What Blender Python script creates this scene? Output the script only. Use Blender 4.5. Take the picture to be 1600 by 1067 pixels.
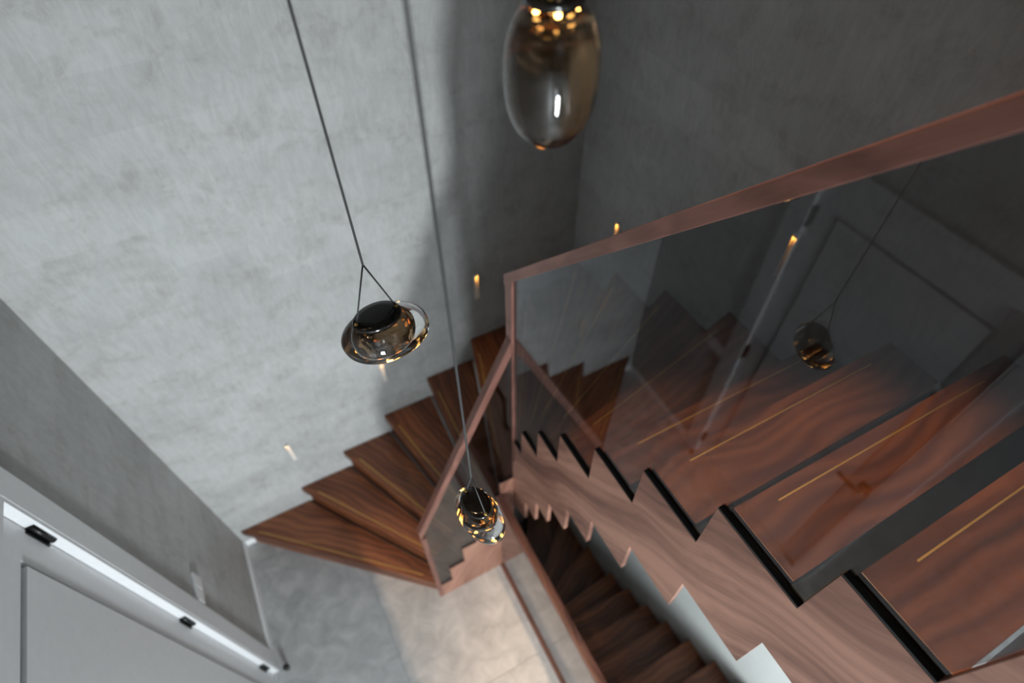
import bpy, bmesh, math, random
from mathutils import Matrix, Vector

for o in list(bpy.data.objects):
    bpy.data.objects.remove(o)
scene = bpy.context.scene
col = scene.collection
random.seed(4)
H = 0.175                      # one riser
XF = 1.398                     # outer face of the flight-two fascia
W = 2.2                        # inside width between the side walls
YF = -0.832                    # front face of the first-flight fascia

# ------------------------------------------------------------------ camera
CAM = Vector((0.848, -1.897, 3.489))
M = ((0.8832987, -0.4687453, -0.0078281), (-0.3669987, -0.6809858, -0.6336958), (0.2917111, 0.5626155, -0.7735427))
cd = bpy.data.cameras.new('camera')
cam = bpy.data.objects.new('camera', cd)
col.objects.link(cam)
cd.sensor_width = 36.0
cd.lens = 908.0 / 1600.0 * 36.0
cd.clip_start = 0.02
cd.dof.use_dof = True
cd.dof.focus_distance = 0.98
cd.dof.aperture_fstop = 2.2
rot = Matrix(((M[0][0], -M[1][0], -M[2][0]), (M[0][1], -M[1][1], -M[2][1]), (M[0][2], -M[1][2], -M[2][2])))
cam.matrix_world = Matrix.Translation(CAM) @ rot.to_4x4()
scene.camera = cam

# ------------------------------------------------------------------ world, light, exposure
scene.view_settings.view_transform = 'Standard'
scene.view_settings.look = 'None'
scene.view_settings.gamma = 1.0
scene.view_settings.use_curve_mapping = False
scene.view_settings.exposure = 0.0
world = bpy.data.worlds.new('world')
scene.world = world
world.use_nodes = True
bg = world.node_tree.nodes['Background']
bg.inputs['Color'].default_value = (0.62, 0.74, 0.9, 1)
bg.inputs['Strength'].default_value = 0.5
scene.cycles.use_denoising = True
scene.cycles.sample_clamp_indirect = 6.0
scene.cycles.max_bounces = 14
scene.cycles.transparent_max_bounces = 24
scene.cycles.caustics_reflective = True
scene.cycles.caustics_refractive = True


def area_light(name, loc, direction, sx, sy, power, color):
    d = bpy.data.lights.new(name, 'AREA')
    d.shape = 'RECTANGLE'
    d.size = sx
    d.size_y = sy
    d.energy = power
    d.color = color
    o = bpy.data.objects.new(name, d)
    col.objects.link(o)
    o.location = loc
    o.rotation_euler = Vector(direction).to_track_quat('-Z', 'Z').to_euler()
    return o


# daylight that comes in through the glazed front door of the ground floor hall
area_light('window_front_offscreen', (0.62, -4.42, 1.32), (0, 1, 0.0), 0.36, 1.05, 165, (0.92, 0.97, 1.0))

# ------------------------------------------------------------------ helpers


def tag(o, label=None, cat=None, group=None, kind=None):
    if label:
        o['label'] = label
    if cat:
        o['category'] = cat
    if group:
        o['group'] = group
    if kind:
        o['kind'] = kind
    return o


def thing(name, loc, label=None, cat=None, group=None, kind=None):
    o = bpy.data.objects.new(name, None)
    o.empty_display_size = 0.1
    col.objects.link(o)
    o.location = loc
    return tag(o, label, cat, group, kind)


def mesh_obj(name, verts, faces, mat, parent=None, frame=None, bevel=0.0, smooth=False, local=False):
    """verts in world space (or in frame space when local); frame gives the grain axes (grain along its X),
    kept as the point attribute gco that the wood material reads"""
    frame = frame or Matrix.Identity(4)
    vs = [frame @ Vector(v) for v in verts] if local else [Vector(v) for v in verts]
    bm = bmesh.new()
    bv = [bm.verts.new(v) for v in vs]
    for f in faces:
        try:
            bm.faces.new([bv[i] for i in f])
        except ValueError:
            pass
    bmesh.ops.recalc_face_normals(bm, faces=bm.faces)
    if bevel > 0:
        es = [e for e in bm.edges if len(e.link_faces) == 2 and e.calc_face_angle(0) > 0.4]
        bmesh.ops.bevel(bm, geom=es, offset=bevel, segments=2, profile=0.6, affect='EDGES', clamp_overlap=True)
    if smooth:
        for f in bm.faces:
            f.smooth = True
    me = bpy.data.meshes.new(name)
    bm.to_mesh(me)
    bm.free()
    inv = frame.inverted()
    at = me.attributes.new('gco', 'FLOAT_VECTOR', 'POINT')
    for i, vert in enumerate(me.vertices):
        at.data[i].vector = inv @ vert.co
    me.materials.append(mat)
    o = bpy.data.objects.new(name, me)
    col.objects.link(o)
    if parent is not None:
        o.parent = parent
        if parent.type == 'EMPTY':
            o.matrix_parent_inverse = Matrix.Translation(parent.location).inverted()
    return o


def extrude(poly, vec):
    n = len(poly)
    v = [Vector(p) for p in poly] + [Vector(p) + Vector(vec) for p in poly]
    f = [list(range(n))[::-1], list(range(n, 2 * n))]
    for i in range(n):
        j = (i + 1) % n
        f.append([i, j, n + j, n + i])
    return v, f


def prism(name, poly, vec, mat, parent=None, frame=None, bevel=0.0):
    v, f = extrude(poly, vec)
    return mesh_obj(name, v, f, mat, parent, frame, bevel)


def box(name, a, b, mat, parent=None, frame=None, bevel=0.0):
    x0, y0, z0 = a
    x1, y1, z1 = b
    return prism(name, [(x0, y0, z0), (x1, y0, z0), (x1, y1, z0), (x0, y1, z0)], (0, 0, z1 - z0), mat, parent, frame, bevel)


def tube(name, pts, r, mat, parent=None, n=10, cap=True):
    """round bar through points"""
    pts = [Vector(p) for p in pts]
    verts, faces = [], []
    for i, p in enumerate(pts):
        d = (pts[min(i + 1, len(pts) - 1)] - pts[max(i - 1, 0)]).normalized()
        a = d.orthogonal().normalized() if i == 0 else (a - d * a.dot(d)).normalized()
        b = d.cross(a)
        for k in range(n):
            t = 2 * math.pi * k / n
            verts.append(p + a * (r * math.cos(t)) + b * (r * math.sin(t)))
    for i in range(len(pts) - 1):
        for k in range(n):
            q = (k + 1) % n
            faces.append([i * n + k, i * n + q, (i + 1) * n + q, (i + 1) * n + k])
    if cap:
        faces.append(list(range(n))[::-1])
        faces.append([(len(pts) - 1) * n + k for k in range(n)])
    return mesh_obj(name, verts, faces, mat, parent, smooth=True)


def frame_along(origin, xdir, up=(0, 0, 1)):
    x = Vector(xdir).normalized()
    z = Vector(up)
    z = (z - x * z.dot(x)).normalized()
    y = z.cross(x)
    m = Matrix((x, y, z)).transposed().to_4x4()
    m.translation = Vector(origin)
    return m


def bar(name, p0, p1, side, w0, w1, d0, d1, mat, parent, cut0=None, cut1=None):
    """straight wooden member from p0 to p1. side = horizontal unit vector of the thickness;
    cross-section spans w0..w1 along side and d0..d1 vertically (world z), ends cut vertically"""
    p0, p1, s = Vector(p0), Vector(p1), Vector(side)
    poly = [p0 + Vector((0, 0, d0)), p1 + Vector((0, 0, d0)), p1 + Vector((0, 0, d1)), p0 + Vector((0, 0, d1))]
    poly = [q + s * w0 for q in poly]
    return prism(name, poly, s * (w1 - w0), mat, parent, frame_along(p0, p1 - p0), bevel=0.0015)


# ------------------------------------------------------------------ materials
def newmat(name):
    m = bpy.data.materials.new(name)
    m.use_nodes = True
    nt = m.node_tree
    return m, nt.nodes, nt.links, nt.nodes['Principled BSDF']


def plain(name, c, rough=0.5, metal=0.0, spec=0.5, bump=0.0, bscale=40.0):
    m, n, l, b = newmat(name)
    no = n.new('ShaderNodeTexNoise')
    no.inputs['Scale'].default_value = bscale
    no.inputs['Detail'].default_value = 4
    tc = n.new('ShaderNodeTexCoord')
    l.new(tc.outputs['Object'], no.inputs['Vector'])
    mx = n.new('ShaderNodeMixRGB')
    mx.inputs['Color1'].default_value = (*[v * 0.94 for v in c], 1)
    mx.inputs['Color2'].default_value = (*[min(1, v * 1.05) for v in c], 1)
    l.new(no.outputs['Fac'], mx.inputs['Fac'])
    l.new(mx.outputs['Color'], b.inputs['Base Color'])
    b.inputs['Roughness'].default_value = rough
    b.inputs['Metallic'].default_value = metal
    b.inputs['Specular IOR Level'].default_value = spec
    if bump:
        bp = n.new('ShaderNodeBump')
        bp.inputs['Strength'].default_value = bump
        bp.inputs['Distance'].default_value = 0.002
        l.new(no.outputs['Fac'], bp.inputs['Height'])
        l.new(bp.outputs['Normal'], b.inputs['Normal'])
    return m


def ramp(n, stops):
    r = n.new('ShaderNodeValToRGB')
    e = r.color_ramp.elements
    e[0].position, e[0].color = stops[0][0], (*stops[0][1], 1)
    e[1].position, e[1].color = stops[-1][0], (*stops[-1][1], 1)
    for p, c in stops[1:-1]:
        x = e.new(p)
        x.color = (*c, 1)
    return r


def wood(name, dark, mid, light, rough=0.38, ring=5.0, spec=0.5, rw=0.16, bw=0.8):
    """walnut, grain along local X"""
    m, n, l, b = newmat(name)
    tc = n.new('ShaderNodeTexCoord')
    oi = n.new('ShaderNodeObjectInfo')
    add = n.new('ShaderNodeVectorMath')
    add.operation = 'ADD'
    sc = n.new('ShaderNodeVectorMath')
    sc.operation = 'SCALE'
    sc.inputs['Scale'].default_value = 37.0
    cmb = n.new('ShaderNodeCombineXYZ')
    for k in ('X', 'Y', 'Z'):
        l.new(oi.outputs['Random'], cmb.inputs[k])
    l.new(cmb.outputs[0], sc.inputs[0])
    gc = n.new('ShaderNodeAttribute')
    gc.attribute_name = 'gco'
    l.new(gc.outputs['Vector'], add.inputs[0])
    l.new(sc.outputs[0], add.inputs[1])
    # slow warp that bends the grain into cathedrals
    warp = n.new('ShaderNodeTexNoise')
    warp.inputs['Scale'].default_value = 2.6
    warp.inputs['Detail'].default_value = 1.5
    l.new(add.outputs[0], warp.inputs['Vector'])
    wsc = n.new('ShaderNodeVectorMath')
    wsc.operation = 'SCALE'
    wsc.inputs['Scale'].default_value = 0.16
    l.new(warp.outputs['Color'], wsc.inputs[0])
    add2 = n.new('ShaderNodeVectorMath')
    add2.operation = 'ADD'
    l.new(add.outputs[0], add2.inputs[0])
    l.new(wsc.outputs[0], add2.inputs[1])
    mp = n.new('ShaderNodeMapping')
    mp.inputs['Scale'].default_value = (0.55, 5.0, 5.0)
    l.new(add2.outputs[0], mp.inputs['Vector'])
    wv = n.new('ShaderNodeTexWave')
    wv.inputs['Scale'].default_value = ring * 0.55
    wv.bands_direction = 'Y'
    wv.inputs['Distortion'].default_value = 9.0
    wv.inputs['Detail'].default_value = 3
    wv.inputs['Detail Scale'].default_value = 1.1
    l.new(mp.outputs[0], wv.inputs['Vector'])
    broad = n.new('ShaderNodeTexNoise')
    broad.inputs['Scale'].default_value = 1.6
    broad.inputs['Detail'].default_value = 3
    l.new(mp.outputs[0], broad.inputs['Vector'])
    mp2 = n.new('ShaderNodeMapping')
    mp2.inputs['Scale'].default_value = (7, 150, 150)
    l.new(add2.outputs[0], mp2.inputs['Vector'])
    fine = n.new('ShaderNodeTexNoise')
    fine.inputs['Scale'].default_value = 1.0
    fine.inputs['Detail'].default_value = 3
    l.new(mp2.outputs[0], fine.inputs['Vector'])
    s1 = n.new('ShaderNodeMath')
    s1.operation = 'MULTIPLY_ADD'
    s1.inputs[1].default_value = rw
    l.new(wv.outputs['Fac'], s1.inputs[0])
    s0 = n.new('ShaderNodeMath')
    s0.operation = 'MULTIPLY'
    s0.inputs[1].default_value = bw
    l.new(broad.outputs['Fac'], s0.inputs[0])
    l.new(s0.outputs[0], s1.inputs[2])
    s2 = n.new('ShaderNodeMath')
    s2.operation = 'MULTIPLY_ADD'
    s2.inputs[1].default_value = 0.22
    l.new(fine.outputs['Fac'], s2.inputs[0])
    l.new(s1.outputs[0], s2.inputs[2])
    r = ramp(n, [(0.34, dark), (0.58, mid), (0.84, light)])
    l.new(s2.outputs[0], r.inputs['Fac'])
    l.new(r.outputs['Color'], b.inputs['Base Color'])
    b.inputs['Roughness'].default_value = rough
    b.inputs['Specular IOR Level'].default_value = spec
    return m


def wallpaper(name, ax, tint=(1, 1, 1)):
    """smeared concrete wallpaper laid in courses; ax = index of the horizontal axis along the wall"""
    m, n, l, b = newmat(name)
    tc = n.new('ShaderNodeTexCoord')
    sep = n.new('ShaderNodeSeparateXYZ')
    l.new(tc.outputs['Object'], sep.inputs[0])
    uv = n.new('ShaderNodeCombineXYZ')
    l.new(sep.outputs[ax], uv.inputs['X'])
    l.new(sep.outputs['Z'], uv.inputs['Y'])

    def noise(sx, sy, detail, off, rough=0.6, dist=0.0):
        mp = n.new('ShaderNodeMapping')
        mp.inputs['Scale'].default_value = (sx, sy, 1)
        mp.inputs['Location'].default_value = (off, off * 0.7, 0)
        l.new(uv.outputs[0], mp.inputs['Vector'])
        t = n.new('ShaderNodeTexNoise')
        t.inputs['Scale'].default_value = 1
        t.inputs['Detail'].default_value = detail
        t.inputs['Roughness'].default_value = rough
        t.inputs['Distortion'].default_value = dist
        l.new(mp.outputs[0], t.inputs['Vector'])
        return t.outputs['Fac']
    cloud = noise(2.2, 2.6, 4, 3)
    patch = noise(6.5, 9.0, 6, 17, 0.68, 0.6)
    dabs = noise(34, 15, 5, 41, 0.7, 0.8)
    scratch = noise(38, 9, 5, 77, 0.7, 1.2)
    brick = n.new('ShaderNodeTexBrick')
    brick.offset = 0.37
    brick.inputs['Scale'].default_value = 1
    brick.inputs['Brick Width'].default_value = 0.74
    brick.inputs['Row Height'].default_value = 0.172
    brick.inputs['Mortar Size'].default_value = 0.0016
    brick.inputs['Mortar Smooth'].default_value = 0.6
    brick.inputs['Color1'].default_value = (0.2, 0.2, 0.2, 1)
    brick.inputs['Color2'].default_value = (0.8, 0.8, 0.8, 1)
    brick.inputs['Mortar'].default_value = (0.62, 0.62, 0.62, 1)
    l.new(uv.outputs[0], brick.inputs['Vector'])

    def mth(op, a, bb, c=None):
        x = n.new('ShaderNodeMath')
        x.operation = op
        for i, v in enumerate((a, bb, c)):
            if v is None:
                continue
            if isinstance(v, (int, float)):
                x.inputs[i].default_value = v
            else:
                l.new(v, x.inputs[i])
        return x.outputs[0]

    def mr(v, a, bb, lo=0.0, hi=1.0):
        x = n.new('ShaderNodeMapRange')
        x.interpolation_type = 'SMOOTHSTEP'
        x.inputs['From Min'].default_value = a
        x.inputs['From Max'].default_value = bb
        x.inputs['To Min'].default_value = lo
        x.inputs['To Max'].default_value = hi
        l.new(v, x.inputs['Value'])
        return x.outputs[0]
    pm = mr(patch, 0.45, 0.66)                        # where smears gather
    dm = mr(dabs, 0.42, 0.6)
    smear = mth('MULTIPLY', pm, mth('MULTIPLY_ADD', dm, 0.65, 0.35))
    v = mth('MULTIPLY_ADD', mr(cloud, 0.3, 0.7), 0.12, 0.86)
    bs = n.new('ShaderNodeSeparateColor')
    l.new(brick.outputs['Color'], bs.inputs[0])
    v = mth('ADD', v, mth('MULTIPLY_ADD', bs.outputs[0], 0.15, -0.075))
    v = mth('ADD', v, mth('MULTIPLY_ADD', mr(scratch, 0.35, 0.68), 0.12, -0.06))
    base = n.new('ShaderNodeMixRGB')
    base.blend_type = 'MULTIPLY'
    base.inputs['Fac'].default_value = 1
    base.inputs['Color1'].default_value = (0.48 * tint[0], 0.485 * tint[1], 0.48 * tint[2], 1)
    l.new(v, base.inputs['Color2'])
    mx = n.new('ShaderNodeMixRGB')
    l.new(mth('MULTIPLY', smear, 0.45), mx.inputs['Fac'])
    l.new(base.outputs['Color'], mx.inputs['Color1'])
    mx.inputs['Color2'].default_value = (0.25 * tint[0], 0.235 * tint[1], 0.215 * tint[2], 1)
    l.new(mx.outputs['Color'], b.inputs['Base Color'])
    b.inputs['Roughness'].default_value = 0.62
    b.inputs['Specular IOR Level'].default_value = 0.35
    bp = n.new('ShaderNodeBump')
    bp.inputs['Strength'].default_value = 0.28
    bp.inputs['Distance'].default_value = 0.0025
    hgt = mth('ADD', mth('MULTIPLY', scratch, 0.5), mth('MULTIPLY', dabs, 0.6))
    l.new(hgt, bp.inputs['Height'])
    l.new(bp.outputs['Normal'], b.inputs['Normal'])
    return m


def stone_tile(name):
    m, n, l, b = newmat(name)
    tc = n.new('ShaderNodeTexCoord')
    tc = n.new('ShaderNodeAttribute')
    tc.attribute_name = 'gco'
    a = n.new('ShaderNodeTexNoise')
    a.inputs['Scale'].default_value = 9
    a.inputs['Detail'].default_value = 6
    a.inputs['Roughness'].default_value = 0.6
    a.inputs['Distortion'].default_value = 0.8
    l.new(tc.outputs['Vector'], a.inputs['Vector'])
    r = ramp(n, [(0.3, (0.31, 0.315, 0.32)), (0.5, (0.4, 0.405, 0.41)), (0.7, (0.5, 0.5, 0.5))])
    l.new(a.outputs['Fac'], r.inputs['Fac'])
    l.new(r.outputs['Color'], b.inputs['Base Color'])
    b.inputs['Roughness'].default_value = 0.5
    b.inputs['Specular IOR Level'].default_value = 0.4
    return m


def sheet_glass(name, tint, refl=1.0):
    """toughened grey sheet glass: tinted see-through plus angle-dependent reflection on each face"""
    m = bpy.data.materials.new(name)
    m.use_nodes = True
    n, l = m.node_tree.nodes, m.node_tree.links
    n.clear()
    out = n.new('ShaderNodeOutputMaterial')
    tr = n.new('ShaderNodeBsdfTransparent')
    tr.inputs['Color'].default_value = (*tint, 1)
    gl = n.new('ShaderNodeBsdfGlossy')
    gl.inputs['Roughness'].default_value = 0.0
    gl.inputs['Color'].default_value = (0.95, 0.97, 1.0, 1)
    lw = n.new('ShaderNodeLayerWeight')
    lw.inputs['Blend'].default_value = 0.5
    p = n.new('ShaderNodeMath')
    p.operation = 'POWER'
    p.inputs[1].default_value = 5
    l.new(lw.outputs['Facing'], p.inputs[0])
    a = n.new('ShaderNodeMath')
    a.operation = 'MULTIPLY_ADD'
    a.inputs[1].default_value = 0.95 * refl
    a.inputs[2].default_value = 0.045 * refl
    l.new(p.outputs[0], a.inputs[0])
    mx = n.new('ShaderNodeMixShader')
    l.new(a.outputs[0], mx.inputs[0])
    l.new(tr.outputs[0], mx.inputs[1])
    l.new(gl.outputs[0], mx.inputs[2])
    l.new(mx.outputs[0], out.inputs['Surface'])
    return m


def emitter(name, c, s):
    m, n, l, b = newmat(name)
    b.inputs['Base Color'].default_value = (*c, 1)
    b.inputs['Emission Color'].default_value = (*c, 1)
    b.inputs['Emission Strength'].default_value = s
    return m


def blown_glass(name, c, rough=0.0, ior=1.5):
    m, n, l, b = newmat(name)
    b.inputs['Base Color'].default_value = (*c, 1)
    b.inputs['Roughness'].default_value = rough
    b.inputs['Transmission Weight'].default_value = 1.0
    b.inputs['IOR'].default_value = ior
    return m


MAT = dict(
    wall_a=wallpaper('wallpaper_back', 0), wall_s=wallpaper('wallpaper_side', 1),
    tile=stone_tile('floor_tile'), grout=plain('grout', (0.36, 0.36, 0.36), 0.9),
    plaster=plain('white_plaster', (0.72, 0.745, 0.73), 0.8, bump=0.4, bscale=14),
    slab=plain('slab_paint', (0.55, 0.55, 0.54), 0.8),
    walnut=wood('walnut_tread', (0.042, 0.013, 0.006), (0.15, 0.047, 0.02), (0.29, 0.105, 0.042), 0.35, ring=3.0, spec=0.45, rw=0.17, bw=0.85),
    fascia=wood('walnut_fascia', (0.065, 0.026, 0.017), (0.2, 0.088, 0.06), (0.37, 0.185, 0.13), 0.42, ring=3.0, rw=0.1, bw=0.98),
    frame=wood('walnut_frame', (0.065, 0.024, 0.017), (0.155, 0.062, 0.045), (0.25, 0.11, 0.083), 0.4),
    black=plain('black_steel', (0.006, 0.006, 0.007), 0.45, 0.0, 0.3),
    brass=plain('brass_inlay', (0.75, 0.52, 0.16), 0.5, 1.0),
    paint=plain('door_paint', (0.66, 0.67, 0.685), 0.4),
    skirting=plain('skirting_paint', (0.82, 0.83, 0.84), 0.45),
    hinge=plain('black_hinge', (0.012, 0.013, 0.014), 0.35, 0.6),
    rubber=plain('black_rubber', (0.01, 0.01, 0.01), 0.6),
    switch=plain('switch_plate', (0.78, 0.79, 0.8), 0.25),
    steel=plain('brushed_steel', (0.45, 0.45, 0.46), 0.3, 1.0),
    glass=sheet_glass('balustrade_glass', (0.58, 0.585, 0.59)),
    pane=sheet_glass('window_glass', (0.97, 0.98, 0.98)),
    clear=blown_glass('clear_blown_glass', (1, 1, 1), 0.0, 1.48),
    smoke=blown_glass('smoked_blown_glass', (0.2, 0.13, 0.07), 0.02, 1.5),
    cap=plain('black_lacquer_cap', (0.008, 0.007, 0.006), 0.12),
    cord=plain('dark_grey_cord', (0.035, 0.035, 0.036), 0.7),
    lamp_glow=emitter('amber_led', (1.0, 0.5, 0.12), 30.0),
    wall_glow=emitter('warm_wall_led', (1.0, 0.42, 0.07), 260.0),
    socket=plain('light_channel', (0.72, 0.70, 0.66), 0.5),
)

# ------------------------------------------------------------------ setting
TOP = 5.85
LOW = -2.9
YB = -4.3


def struct(o):
    o['kind'] = 'structure'
    return o


struct(box('wall_back', (-0.2, 0, LOW), (W + 0.2, 0.2, TOP), MAT['wall_a']))
struct(box('wall_right', (W, YB, 0.42), (W + 0.2, 0, TOP), MAT['wall_s']))
struct(box('wall_right_lower', (W, YB, LOW), (W + 0.2, 0, 0.42), MAT['plaster']))
# left wall around the door opening (y -1.66 .. -0.758, z 0 .. 2.13)
DY0, DY1, DZ = -0.758, -1.66, 2.15
v, f = [], []
for (ya, yb, za, zb) in ((0, DY0, 0, DZ), (DY1, YB, 0, DZ), (0, YB, DZ, TOP), (0, YB, LOW, 0)):
    p, q = extrude([(0, ya, za), (0, yb, za), (0, yb, zb), (0, ya, zb)], (-0.2, 0, 0))
    f += [[i + len(v) for i in face] for face in q]
    v += p
struct(mesh_obj('wall_left', v, f, MAT['wall_s']))
# front wall: glazed door opening below, added opening above for fill light
v, f = [], []
OX0, OX1 = 0.3, 0.94
UX0, UX1 = 0.2, 1.3
for (xa, xb, za, zb) in ((-0.2, OX0, LOW, 3.0), (OX1, W + 0.2, LOW, 3.0), (OX0, OX1, LOW, 0.5), (OX0, OX1, 2.15, 3.0),
                         (-0.2, UX0, 3.0, TOP), (UX1, W + 0.2, 3.0, TOP), (UX0, UX1, 3.0, 3.85), (UX0, UX1, 5.2, TOP)):
    p, q = extrude([(xa, YB, za), (xb, YB, za), (xb, YB, zb), (xa, YB, zb)], (0, -0.2, 0))
    f += [[i + len(v) for i in face] for face in q]
    v += p
struct(mesh_obj('wall_front', v, f, MAT['plaster']))
struct(box('ceiling', (-0.2, YB - 0.2, TOP), (W + 0.2, 0.2, TOP + 0.15), MAT['plaster']))


def window(name, x0, x1, z0, z1):
    w = thing(name, ((x0 + x1) / 2, YB, z0), kind='structure')
    t = 0.04
    for a, b in (((x0, z0), (x0 + t, z1)), ((x1 - t, z0), (x1, z1)), ((x0 + t, z0), (x1 - t, z0 + t)), ((x0 + t, z1 - t), (x1 - t, z1))):
        box('window_frame', (a[0], YB - 0.09, a[1]), (b[0], YB - 0.04, b[1]), MAT['black'], w)
    box('pane', (x0 + t, YB - 0.07, z0 + t), (x1 - t, YB - 0.064, z1 - t), MAT['pane'], w)
    return w


window('window_1', OX0, OX1, 0.5, 2.15)
window('window_fill_added', UX0, UX1, 3.85, 5.2)  # added unseen upper window, lets sky fill into the stairwell

# ground floor: large stone tiles on a bed, open over the lower flight
SX = XF + 0.004
bed = struct(box('floor', (0, YB, -0.22), (SX, 0, -0.012), MAT['grout']))
gap = 0.0008
tile_xs = [(0.0, 0.605), (0.605, SX)]
tile_ys = [0.0, -0.145, -1.345, -2.545, -3.745, YB]
for i, (xa, xb) in enumerate(tile_xs):
    for j in range(len(tile_ys) - 1):
        box('tile', (xa + gap, tile_ys[j + 1] + gap, -0.012), (xb - gap, tile_ys[j] - gap, 0.0), MAT['tile'], bed,
            Matrix.Translation((i * 3.1, j * 1.7, 0)))
land = struct(box('floor_landing', (SX, YB, -0.22), (W, -2.16, 0.0), MAT['tile']))
struct(box('floor_lower', (-0.2, YB - 0.2, LOW - 0.1), (W + 0.2, 0.2, LOW), MAT['tile']))
# upper floor: gallery strip along the left wall and the landing behind the camera
v, f = [], []
for (a, b) in (((0, YB, 3.0), (0.395, 0, 3.15)), ((0.395, YB, 3.0), (W, -2.47, 3.15))):
    p, q = extrude([(a[0], a[1], a[2]), (b[0], a[1], a[2]), (b[0], b[1], a[2]), (a[0], b[1], a[2])], (0, 0, b[2] - a[2]))
    f += [[i + len(v) for i in face] for face in q]
    v += p
struct(mesh_obj('floor_upper', v, f, MAT['slab']))

# skirting
struct(box('baseboard_left', (0, DY0 + 0.088, 0), (0.012, 0, 0.06), MAT['skirting'], bevel=0.002))
struct(box('baseboard_back', (0.012, -0.012, 0), (0.075, 0, 0.06), MAT['skirting'], bevel=0.002))

# door
door = thing('door_1', (0, (DY0 + DY1) / 2, 0), kind='structure')
XC = 0.014
XL = -0.018
box('casing', (0, DY0, 0), (XC, DY0 + 0.086, 2.235), MAT['paint'], door, bevel=0.0015)
box('casing', (0, DY1 - 0.086, 0), (XC, DY1, 2.235), MAT['paint'], door, bevel=0.0015)
box('casing', (0, DY1, DZ), (XC, DY0, 2.235), MAT['paint'], door, bevel=0.0015)
# jamb lining with a stop
box('jamb', (-0.14, DY0 - 0.012, 0), (XC - 0.001, DY0, DZ), MAT['paint'], door)
box('jamb', (-0.14, DY1, 0), (XC - 0.001, DY1 + 0.012, DZ), MAT['paint'], door)
box('jamb', (-0.14, DY1 + 0.012, DZ - 0.012), (XC - 0.001, DY0 - 0.012, DZ), MAT['paint'], door)
ya, yb = DY0 - 0.016, DY1 + 0.015
leaf = prism('door_leaf', [(XL - 0.03, ya, 0.008), (XL - 0.03, yb, 0.008), (XL - 0.03, yb, 2.134), (XL - 0.03, ya, 2.134)], (0.014, 0, 0), MAT['paint'], door)
st = 0.098
for (y0, y1, z0, z1) in ((ya, ya - st, 0.008, 2.134), (yb + st, yb, 0.008, 2.134), (ya - st, yb + st, 2.02, 2.134), (ya - st, yb + st, 0.008, 0.14)):
    prism('stile', [(XL - 0.016, y0, z0), (XL - 0.016, y1, z0), (XL - 0.016, y1, z1), (XL - 0.016, y0, z1)], (0.016, 0, 0), MAT['paint'], leaf, bevel=0.001)
g = 0.013
prism('door_panel', [(XL - 0.016, ya - st - g, 0.14 + g), (XL - 0.016, yb + st + g, 0.14 + g), (XL - 0.016, yb + st + g, 2.02 - g), (XL - 0.016, ya - st - g, 2.02 - g)],
      (0.022, 0, 0), MAT['paint'], leaf, bevel=0.001)
for z in (1.955, 1.055, 0.165):
    hb = tube('hinge', [(XL + 0.012, ya + 0.004, z - 0.05), (XL + 0.012, ya + 0.004, z + 0.05)], 0.0095, MAT['hinge'], door)
    box('hinge_plate', (XL - 0.001, ya - 0.012, z - 0.05), (XL + 0.004, ya + 0.003, z + 0.05), MAT['hinge'], hb)
hd = box('door_handle', (XL, -1.635, 0.935), (XL + 0.009, -1.582, 0.99), MAT['hinge'], door, bevel=0.002)
tube('handle_neck', [(XL + 0.008, -1.608, 0.962), (XL + 0.05, -1.608, 0.962)], 0.009, MAT['hinge'], hd)
box('lever', (XL + 0.045, -1.615, 0.953), (XL + 0.058, -1.49, 0.972), MAT['hinge'], hd, bevel=0.003)

# ------------------------------------------------------------------ staircase
# nosing lines: inner end (at the balustrade), outer end (at the wall)
YI, XI, XW, YW = -0.811, 1.4155, W - 0.003, -0.003
inner = {1: (0.925, YI), 2: (1.011, YI), 3: (1.10, YI), 4: (1.183, YI), 5: (1.26, YI), 6: (1.33, YI), 7: (1.395, YI),
         8: (XI, -0.85), 9: (XI, -0.912), 10: (XI, -1.03), 11: (XI, -1.165), 12: (XI, -1.335), 13: (XI, -1.495),
         14: (XI, -1.692), 15: (XI, -1.888), 16: (XI, -2.042), 17: (XI, -2.275), 18: (XI, -2.47)}
outer = {1: (0.03, YW), 2: (0.437, YW), 3: (0.731, YW), 4: (1.013, YW), 5: (1.295, YW), 6: (1.579, YW), 7: (1.89, YW),
         8: (XW, -0.03), 9: (XW, -0.36), 10: (XW, -0.685), 11: (XW, -1.01), 12: (XW, -1.335), 13: (XW, -1.497),
         14: (XW, -1.70), 15: (XW, -1.888), 16: (XW, -2.042), 17: (XW, -2.275), 18: (XW, -2.47)}


def lerp(a, b, t):
    return (a[0] + (b[0] - a[0]) * t, a[1] + (b[1] - a[1]) * t)


def towards(a, b, d):
    L = math.hypot(b[0] - a[0], b[1] - a[1])
    return lerp(a, b, min(d / max(L, 1e-6), 0.45))


def perimeter(a, b):
    """outer edge from a to b along the walls"""
    if abs(a[1] - YW) < 1e-6 and abs(b[0] - XW) < 1e-6 and abs(a[0] - XW) > 1e-6:
        return [a, (XW, YW), b]
    return [a, b]


def path_in(a, b):
    if a[1] == YI and b[0] == XI and a[0] != XI:
        return [a, (XI, YI), b]
    return [a, b]


stair = thing('staircase', (1.7, -0.8, 0), 'walnut winder staircase with thin brass tread inlays climbing around the corner', 'staircase')


def back_line(inn, out, k, gi, go):
    bi = towards(inn[k + 1], inn[k] if inn[k][1] != YI or inn[k + 1][0] != XI or inn[k + 1][1] == YI else (XI, YI), gi)
    bo = towards(out[k + 1], out[k] if not (abs(out[k][1] - YW) < 1e-6 and abs(out[k + 1][0] - XW) < 1e-6) else (XW, YW), go)
    return bi, bo


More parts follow.
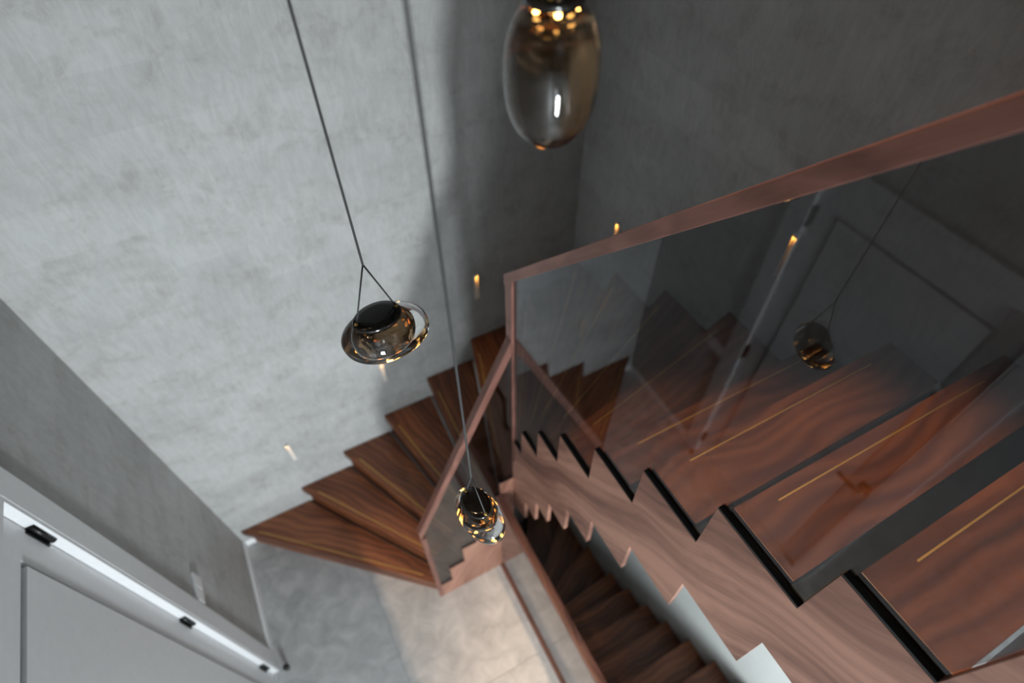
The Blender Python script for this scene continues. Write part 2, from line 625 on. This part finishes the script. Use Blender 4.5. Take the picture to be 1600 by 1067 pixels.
def tread_poly(inn, out, k, gi, go):
    bi, bo = back_line(inn, out, k, gi, go)
    pin = path_in(inn[k], bi)
    pout = perimeter(out[k], bo)
    return list(pin[:1]) + pout + [bi] + list(reversed(pin[1:-1]))


for k in range(1, 18):
    z = k * H
    straight = k >= 12
    gi = 0.045 if straight else (0.0 if k < 7 else 0.01)
    go = 0.055 if straight else (0.0 if k < 7 else 0.02)
    if k == 15:
        gi = go = 0.0
    poly = tread_poly(inner, outer, k, gi, go)
    fr = frame_along((inner[k][0], inner[k][1], z), (outer[k][0] - inner[k][0], outer[k][1] - inner[k][1], 0))
    t = prism('tread', [(p[0], p[1], z - 0.04) for p in poly], (0, 0, 0.04), MAT['walnut'], stair, fr, bevel=0.0012)
    # brass anti-slip inlay just behind the nosing
    i0, o0 = Vector(inner[k]), Vector(outer[k])
    d = (o0 - i0)
    L = d.length
    d /= L
    nrm = Vector((-d.y, d.x))
    back = Vector(lerp(inner[k + 1], outer[k + 1], 0.5)) - (i0 + o0) / 2
    if nrm.dot(back) < 0:
        nrm = -nrm
    a = i0 + d * 0.085 + nrm * 0.0275
    b = o0 - d * 0.105 + nrm * 0.0275
    w = 0.0016
    prism('inlay', [(q.x, q.y, z + 0.0001) for q in (a - nrm * w, b - nrm * w, b + nrm * w, a + nrm * w)], (0, 0, 0.0006), MAT['brass'], t)
    # black sheet put in for the darkness in the open gap behind the tread
    poly = tread_poly(inner, outer, k, 0.0, 0.0)
    prism('gap_shade_sheet', [(p[0], p[1], z - 0.052) for p in poly], (0, 0, 0.011), MAT['black'], stair, fr)
    # riser, set back under the nosing
    s = 0.016 if not straight else 0.012
    a = i0 + nrm * s + d * 0.004
    b = o0 + nrm * s
    while max(b.x, b.x + nrm.x * 0.01) > XW or max(b.y, b.y + nrm.y * 0.01) > YW:
        b -= d * 0.001
    za = 0.0 if k == 1 else z - H - 0.04
    prism('riser', [(q.x, q.y, za) for q in (a, b, b + nrm * 0.01, a + nrm * 0.01)], (0, 0, z - 0.053 - za), MAT['walnut'], stair, fr)

# fascia of the first flight, stepped on top, down to the floor
top1 = [(0.9465, 1), (1.013, 2), (1.101, 3), (1.183, 4), (1.26, 5), (1.33, 6)]
zl = lambda k: k * H - 0.004
poly = [(0.9455, 0.0), (0.9455, zl(1))]
for (x, k) in top1[1:]:
    poly += [(x, zl(k - 1)), (x, zl(k))]
poly += [(XF, zl(6)), (XF, 0.0)]
frame1 = frame_along((0.945, YF, 0), (0.48, 0, 1.0), (0, -1, 0))
prism('fascia', [(x, YF, z) for (x, z) in poly], (0, 0.018, 0), MAT['fascia'], stair, frame1, bevel=0.001)
for i in range(len(top1)):
    xa = top1[i][0]
    xb = top1[i + 1][0] if i + 1 < len(top1) else XF
    z = zl(i + 1)
    box('glazing_channel', (xa + 0.0005, YF + 0.001, z), (xb, YF + 0.017, z + 0.006), MAT['black'], stair)

# fascia of the second flight, stepped above and below
DROP = 0.38
sk = lambda k: k * H - 0.018
topy = {8: -0.845, 9: -0.905, 10: -1.022, 11: -1.151, 12: -1.315, 13: -1.488, 14: -1.675, 15: -1.877, 16: -2.034, 17: -2.265}
boty = {8: -0.945, 9: -1.035, 10: -1.127, 11: -1.24, 12: -1.367, 13: -1.53, 14: -1.702, 15: -1.888, 16: -2.08, 17: -2.275}
YE = -2.465
Y0 = YF + 0.0
poly = [(Y0, sk(7))]
for k in range(8, 18):
    poly += [(topy[k], sk(k - 1)), (topy[k], sk(k))]
poly += [(YE, sk(17)), (YE, sk(17) - DROP)]
for k in range(17, 7, -1):
    poly += [(boty[k], sk(k) - DROP), (boty[k], sk(k - 1) - DROP)]
poly += [(Y0, sk(7) - DROP - 0.06)]
frame2 = frame_along((XF, -1.3, 1.9), (0, -1, 0.95), (-1, 0, 0))
prism('fascia', [(XF, y, z) for (y, z) in poly], (0.015, 0, 0), MAT['fascia'], stair, frame2, bevel=0.0008)
ks = list(range(7, 18))
for k in ks:
    ya_ = topy[k] if k in topy else Y0
    yb_ = topy[k + 1] if k + 1 in topy else YE
    box('glazing_channel', (XF + 0.0005, yb_, sk(k)), (XF + 0.0145, ya_ - 0.0005, sk(k) + 0.006), MAT['black'], stair)

# ------------------------------------------------------------------ balustrades
RZ = lambda y: 2.345 + 1.065 * (-0.838 - y)          # top of the upper handrail
bal2 = thing('glass_balustrade', (XF, -1.6, 1.2), 'tall tinted glass balustrade with a sloping walnut handrail above the stepped fascia', 'balustrade')
NB = YF + 0.038
NX = XF + 0.024
prism('newel', [(XF, YF - 0.001, 0.9), (XF, NB, 0.9), (XF, NB, RZ(NB) - 0.0425), (XF, YF - 0.001, RZ(YF - 0.001) - 0.0425)], (NX - XF, 0, 0), MAT['frame'], stair,
      frame_along((XF, YF, 1), (0, 0, 1), (0, -1, 0)), bevel=0.001)
bar('handrail', (XF, NB, RZ(NB)), (XF, YE - 0.1, RZ(YE - 0.1)), (1, 0, 0), -0.004, 0.03, -0.042, 0.0, MAT['frame'], bal2)
pg = [(YF - 0.002, sk(7) + 0.0065)]
for k in range(8, 18):
    pg += [(topy[k] + 0.002, sk(k - 1) + 0.0065), (topy[k] + 0.002, sk(k) + 0.0065)]
pg += [(YE, sk(17) + 0.0065), (YE, RZ(YE) - 0.043), (YF - 0.002, RZ(YF - 0.002) - 0.043)]
prism('glass_panel', [(XF + 0.009, y, z) for (y, z) in pg], (0.006, 0, 0), MAT['glass'], bal2)

bal1 = thing('glass_balustrade', (0.93, YF, 0), 'small tinted glass balustrade in a slanting walnut frame beside the lowest winder steps', 'balustrade')
PX0, PX1 = 0.921, 0.945
PT = 0.945
prism('post', [(PX0, YF - 0.001, 0), (PX1, YF - 0.001, 0), (PX1, YF + 0.02, 0), (PX0, YF + 0.02, 0)], (0, 0, PT - 0.077), MAT['frame'], bal1, frame_along((PX0, YF, 0), (0, 0, 1), (0, -1, 0)), bevel=0.0015)
SL = (2.03 - PT) / (XF - PX0)
RL = lambda x: PT + SL * (x - PX0)
bar('handrail', (PX0, YF - 0.001, PT), (XF - 0.001, YF - 0.001, RL(XF - 0.001)), (0, 1, 0), 0.0, 0.031, -0.075, 0.0, MAT['frame'], bal1)
pg = [(PX1 + 0.0005, zl(1) + 0.0065)]
for (x, k) in top1[1:]:
    pg += [(x - 0.002, zl(k - 1) + 0.0065), (x - 0.002, zl(k) + 0.0065)]
pg += [(XF - 0.001, zl(6) + 0.0065), (XF - 0.001, RL(XF - 0.001) - 0.076), (PX1 + 0.0005, RL(PX1) - 0.076)]
prism('glass_panel', [(x, YF + 0.006, z) for (x, z) in pg], (0, 0.009, 0), MAT['glass'], bal1)

bal0 = thing('glass_balustrade', (1.32, -1.5, 0), 'low level glass balustrade with walnut rail guarding the opening to the lower flight', 'balustrade')
BY0, BY1 = YF - 0.003, -2.155
box('base_rail', (1.303, BY1, 0), (1.337, BY0, 0.012), MAT['frame'], bal0, frame_along((1.32, -1, 0), (0, 1, 0)), bevel=0.001)
box('handrail', (1.303, BY1, 0.905), (1.337, BY0, 0.945), MAT['frame'], bal0, frame_along((1.32, -1, .93), (0, 1, 0)), bevel=0.0015)
box('glass_panel', (1.316, BY1, 0.012), (1.325, BY0, 0.905), MAT['glass'], bal0)

# ------------------------------------------------------------------ lower flight
low = thing('basement_staircase', (1.8, -1.4, LOW), 'dark walnut closed staircase descending below the stepped fascia', 'staircase')
XI2 = XF + 0.01
li, lo_ = {}, {}
zt = lambda j: -0.147 - 0.172 * j
for j in range(0, 8):
    y = -1.98 + 0.17 * j
    li[j] = (XI2, y if j < 6 else [-1.0, -0.93][j - 6])
    lo_[j] = (XW, y if j < 5 else [-1.12, -0.93, -0.62][j - 5])
li[5] = (XI2, -1.10)
li[8], lo_[8] = (XI2, -0.89), (XW, -0.25)
li[9], lo_[9] = (XI2, -0.86), (1.98, YW)
li[10], lo_[10] = (XI2, -0.84), (1.6, YW)
for j in range(0, 10):
    z = zt(j)
    # this tread runs from its own nosing (j) back up to the next higher nosing (j-1)
    pa, pb = li[j], lo_[j]
    qa, qb = (li[j - 1], lo_[j - 1]) if j else ((XI2, -2.16), (XW, -2.16))
    sh = 0.02
    poly = [pa] + ([pb, (XW, YW), qb] if (j == 9) else [pb, qb]) + [qa]
    fr = frame_along((pa[0], pa[1], z), (pb[0] - pa[0], pb[1] - pa[1], 0))
    prism('tread', [(p[0], p[1], z - 0.035) for p in poly], (0, 0, 0.035), MAT['walnut'], low, fr, bevel=0.002)
    pr = [Vector(p) for p in (pa, pb)]
    dd = (pr[1] - pr[0]).normalized()
    nn = Vector((dd.y, -dd.x))
    if nn.y > 0:
        nn = -nn
    a, b = pr[0] + nn * 0.02 + dd * 0.01, pr[1] + nn * 0.02
    while max(b.x, b.x + nn.x * 0.012) > XW or max(b.y, b.y + nn.y * 0.012) > YW:
        b = b - dd * 0.001
    prism('riser', [(q.x, q.y, z - 0.172) for q in (a, b, b + nn * 0.012, a + nn * 0.012)], (0, 0, 0.136), MAT['walnut'], low, fr)

# ------------------------------------------------------------------ stair wall lights


def wall_light(pos, face, label):
    """slim recessed marker light; face 'A' = back wall, 'B' = right wall. pos = (along, z0, z1)"""
    s, z0, z1 = pos
    if face == 'A':
        X, Nn, o = Vector((1, 0, 0)), Vector((0, -1, 0)), Vector((s, 0, 0))
    else:
        X, Nn, o = Vector((0, 1, 0)), Vector((-1, 0, 0)), Vector((W, s, 0))
    w = 0.0095
    base = o + Vector((0, 0, z0))
    t = thing('wall_light', base, label, 'wall light', 'marker lights along the stair wall')

    def blk(name, u0, u1, d0, d1, za, zb, m):
        pts = [o + X * u0 + Nn * d0, o + X * u1 + Nn * d0, o + X * u1 + Nn * d1, o + X * u0 + Nn * d1]
        return prism(name, [p + Vector((0, 0, za)) for p in pts], (0, 0, zb - za), m, t)
    blk('back_plate', -w, w, 0.0, 0.002, z0, z1, MAT['socket'])
    blk('side', -w, -w + 0.002, 0.002, 0.012, z0, z1 - 0.004, MAT['socket'])
    blk('side', w - 0.002, w, 0.002, 0.012, z0, z1 - 0.004, MAT['socket'])
    blk('cap', -w, w, 0.002, 0.014, z1 - 0.004, z1, MAT['socket'])
    blk('lip', -w, w, 0.012, 0.014, z1 - 0.011, z1 - 0.004, MAT['socket'])
    blk('lens', -w + 0.002, w - 0.002, 0.002, 0.011, z1 - 0.007, z1 - 0.004, MAT['wall_glow'])
    return t


for i, pz in enumerate([(0.496, 0.64, 0.815), (1.077, 0.99, 1.155), (1.634, 1.345, 1.515)]):
    wall_light(pz, 'A', ['slim vertical wall light above the first two steps', 'slim vertical wall light above the fourth step',
                         'slim vertical amber wall light near the dark corner of the back wall'][i])
wall_light((-0.33, 1.68, 1.848), 'B', 'slim vertical amber wall light on the right wall just past the corner')
wall_light((-1.12, 2.19, 2.37), 'B', 'slim vertical amber wall light on the right wall behind the tall glass')

# ------------------------------------------------------------------ switch plate and door stop
sw = thing('light_switch', (0, -0.6, 0.93), 'white double light switch plate on the left wall beside the door casing', 'switch')
box('plate', (0, -0.668, 0.885), (0.009, -0.535, 0.965), MAT['switch'], sw, bevel=0.002)
box('rocker', (0.009, -0.66, 0.893), (0.013, -0.605, 0.957), MAT['switch'], sw, bevel=0.002)
box('rocker', (0.009, -0.598, 0.893), (0.013, -0.543, 0.957), MAT['switch'], sw, bevel=0.002)
ds = thing('door_stop', (0.06, -0.785, 0), 'small round black door stop on the grey floor beside the door', 'door stop')
tube('stem', [(0.06, -0.785, 0), (0.06, -0.785, 0.03)], 0.011, MAT['steel'], ds, 16)
tube('bumper', [(0.06, -0.785, 0.03), (0.06, -0.785, 0.034), (0.06, -0.785, 0.05)], 0.0155, MAT['rubber'], ds, 16)

# ------------------------------------------------------------------ pendant lamps


def oval_rings(rings, n=40):
    """rings: (cx, cy, z, rx, ry) from bottom to top, closed at both ends"""
    vs, fs = [], []
    for (cx, cy, z, rx, ry) in rings:
        for k in range(n):
            t = 2 * math.pi * k / n
            vs.append((cx + rx * math.cos(t), cy + ry * math.sin(t), z))
    for i in range(len(rings) - 1):
        for k in range(n):
            q = (k + 1) % n
            fs.append([i * n + k, i * n + q, (i + 1) * n + q, (i + 1) * n + k])
    fs.append(list(range(n))[::-1])
    fs.append([(len(rings) - 1) * n + k for k in range(n)])
    return vs, fs


def smooth_profile(rx, ry, h, off, flat=0.35, m=18, e=2.4):
    """fat rounded stone shape; off = (dx, dy) sideways drift from top to bottom"""
    out = []
    for i in range(m + 1):
        a = -math.pi / 2 + math.pi * i / m
        s = math.sin(a)
        c = max(math.cos(a), 0.02)
        cc = c ** (2.0 / e)
        zz = 0.5 * h * (abs(s) ** (2.0 / e)) * (1 if s >= 0 else -1)
        q = 0.5 - zz / h
        out.append((off[0] * q, off[1] * q, zz, rx * cc, ry * cc))
    return out


def pendant(loc, ang, rx, ry, h, off, cap_rx, cap_ry, junction, label, tilt=(0, 0), inner_s=0.66, wide=1.2):
    """loc = centre of the glass body"""
    t = thing('pendant_lamp', loc, label, 'pendant lamp', 'smoked glass pendants hanging in the stairwell')
    R = Matrix.Translation(loc) @ Matrix.Rotation(tilt[0], 4, 'X') @ Matrix.Rotation(tilt[1], 4, 'Y') @ Matrix.Rotation(ang, 4, 'Z')

    def add(name, rings, mat, n=40):
        vs, fs = oval_rings(rings, n)
        return mesh_obj(name, vs, fs, mat, t, R, smooth=True, local=True)
    zt_ = h / 2
    add('glass_body', smooth_profile(rx, ry, h, off), MAT['clear'], 48)
    # smoked inner bubble, open towards the cap
    hi = h * inner_s
    rr = []
    for i in range(15):
        a = -math.pi / 2 + math.pi * 0.72 * i / 14
        rr.append((off[0] * 0.25, off[1] * 0.25, zt_ - 0.006 - hi * 0.45 + hi * 0.5 * math.sin(a), max(cap_rx * wide * math.cos(a) ** 0.7, 0.001), max(cap_ry * wide * math.cos(a) ** 0.7, 0.001)))
    ib = add('inner_bubble', rr, MAT['smoke'], 40)
    # black lacquered cap and the lamp below it
    cp = add('cap', [(0, 0, zt_ - 0.004, cap_rx * 0.97, cap_ry * 0.97), (0, 0, zt_ - 0.001, cap_rx, cap_ry), (0, 0, zt_ + 0.003, cap_rx, cap_ry),
                     (0, 0, zt_ + 0.006, cap_rx * 0.95, cap_ry * 0.95), (0, 0, zt_ + 0.0075, cap_rx * 0.6, cap_ry * 0.6)], MAT['cap'], 40)
    for q in range(6):
        a = 2 * math.pi * q / 6 + 0.3
        lx, ly = cap_rx * 0.62 * math.cos(a), cap_ry * 0.62 * math.sin(a)
        add('led', [(lx, ly, zt_ - 0.013, 0.0022, 0.0022), (lx, ly, zt_ - 0.0075, 0.003, 0.003)], MAT['lamp_glow'], 10)
    # Y-shaped suspension
    J = Vector(junction)
    for s in (-1, 1):
        p = R @ Vector((s * cap_rx * 0.86, 0, zt_ + 0.004))
        cb = tube('cord_branch', [J, p], 0.0014, MAT['cord'], t, 8)
        tube('ferrule', [p + Vector((0, 0, -0.002)), p + Vector((0, 0, 0.003))], 0.0034, MAT['brass'], cb, 10)
    tube('cord', [J + Vector((0, 0, -0.003)), Vector((J.x, J.y, TOP - 0.02))], 0.0019, MAT['cord'], t, 8)
    tube('canopy', [Vector((J.x, J.y, TOP - 0.025)), Vector((J.x, J.y, TOP))], 0.05, MAT['cap'], t, 24)
    return t


J1 = Vector((0.95, -1.201, 2.87))
J2 = Vector((0.987, -1.475, 2.60))
pendant((0.945, -1.232, 2.741), 0.12, 0.076, 0.05, 0.078, (0.014, -0.006), 0.042, 0.03, J1,
        'wide flat smoked glass pendant hanging above the lowest steps, in front of the pale wall', inner_s=0.8)
pendant((0.988, -1.478, 2.466), -1.36, 0.056, 0.037, 0.066, (0.02, 0.0), 0.033, 0.025, J2,
        'lowest clear glass pendant hanging in front of the small balustrade', inner_s=0.75, wide=1.08)
pendant((1.13, -1.44, 3.228), 0.9, 0.05, 0.045, 0.138, (0.0, 0.0), 0.034, 0.029, Vector((1.13, -1.44, 3.40)),
        'tall egg-shaped smoked glass pendant above the upper handrail', inner_s=0.95, wide=1.25)

# ------------------------------------------------------------------ ceiling downlights (warm)


def downlight(loc, label, power, size=1.4, blend=0.4, beam='downlight_offscreen'):
    t = thing('downlight', (loc[0], loc[1], TOP - 0.012), label, 'downlight')
    tube('trim', [(loc[0], loc[1], TOP - 0.012), (loc[0], loc[1], TOP)], 0.05, MAT['paint'], t, 24)
    ld = bpy.data.lights.new(beam, 'SPOT')
    ld.energy = power
    ld.color = (1.0, 0.66, 0.40)
    ld.spot_size = size
    ld.spot_blend = blend
    ld.shadow_soft_size = 0.03
    lo = bpy.data.objects.new(beam, ld)
    col.objects.link(lo)
    lo.parent = t
    lo.location = (0, 0, -0.02)
    return t


downlight((0.19, -1.5), 'round white ceiling downlight over the gallery edge', 430, 0.5, 0.35, 'downlight_gallery_offscreen')
downlight((1.5, -1.72), 'round white ceiling downlight over the straight flight', 720, 0.37, 0.8, 'downlight_flight_offscreen')
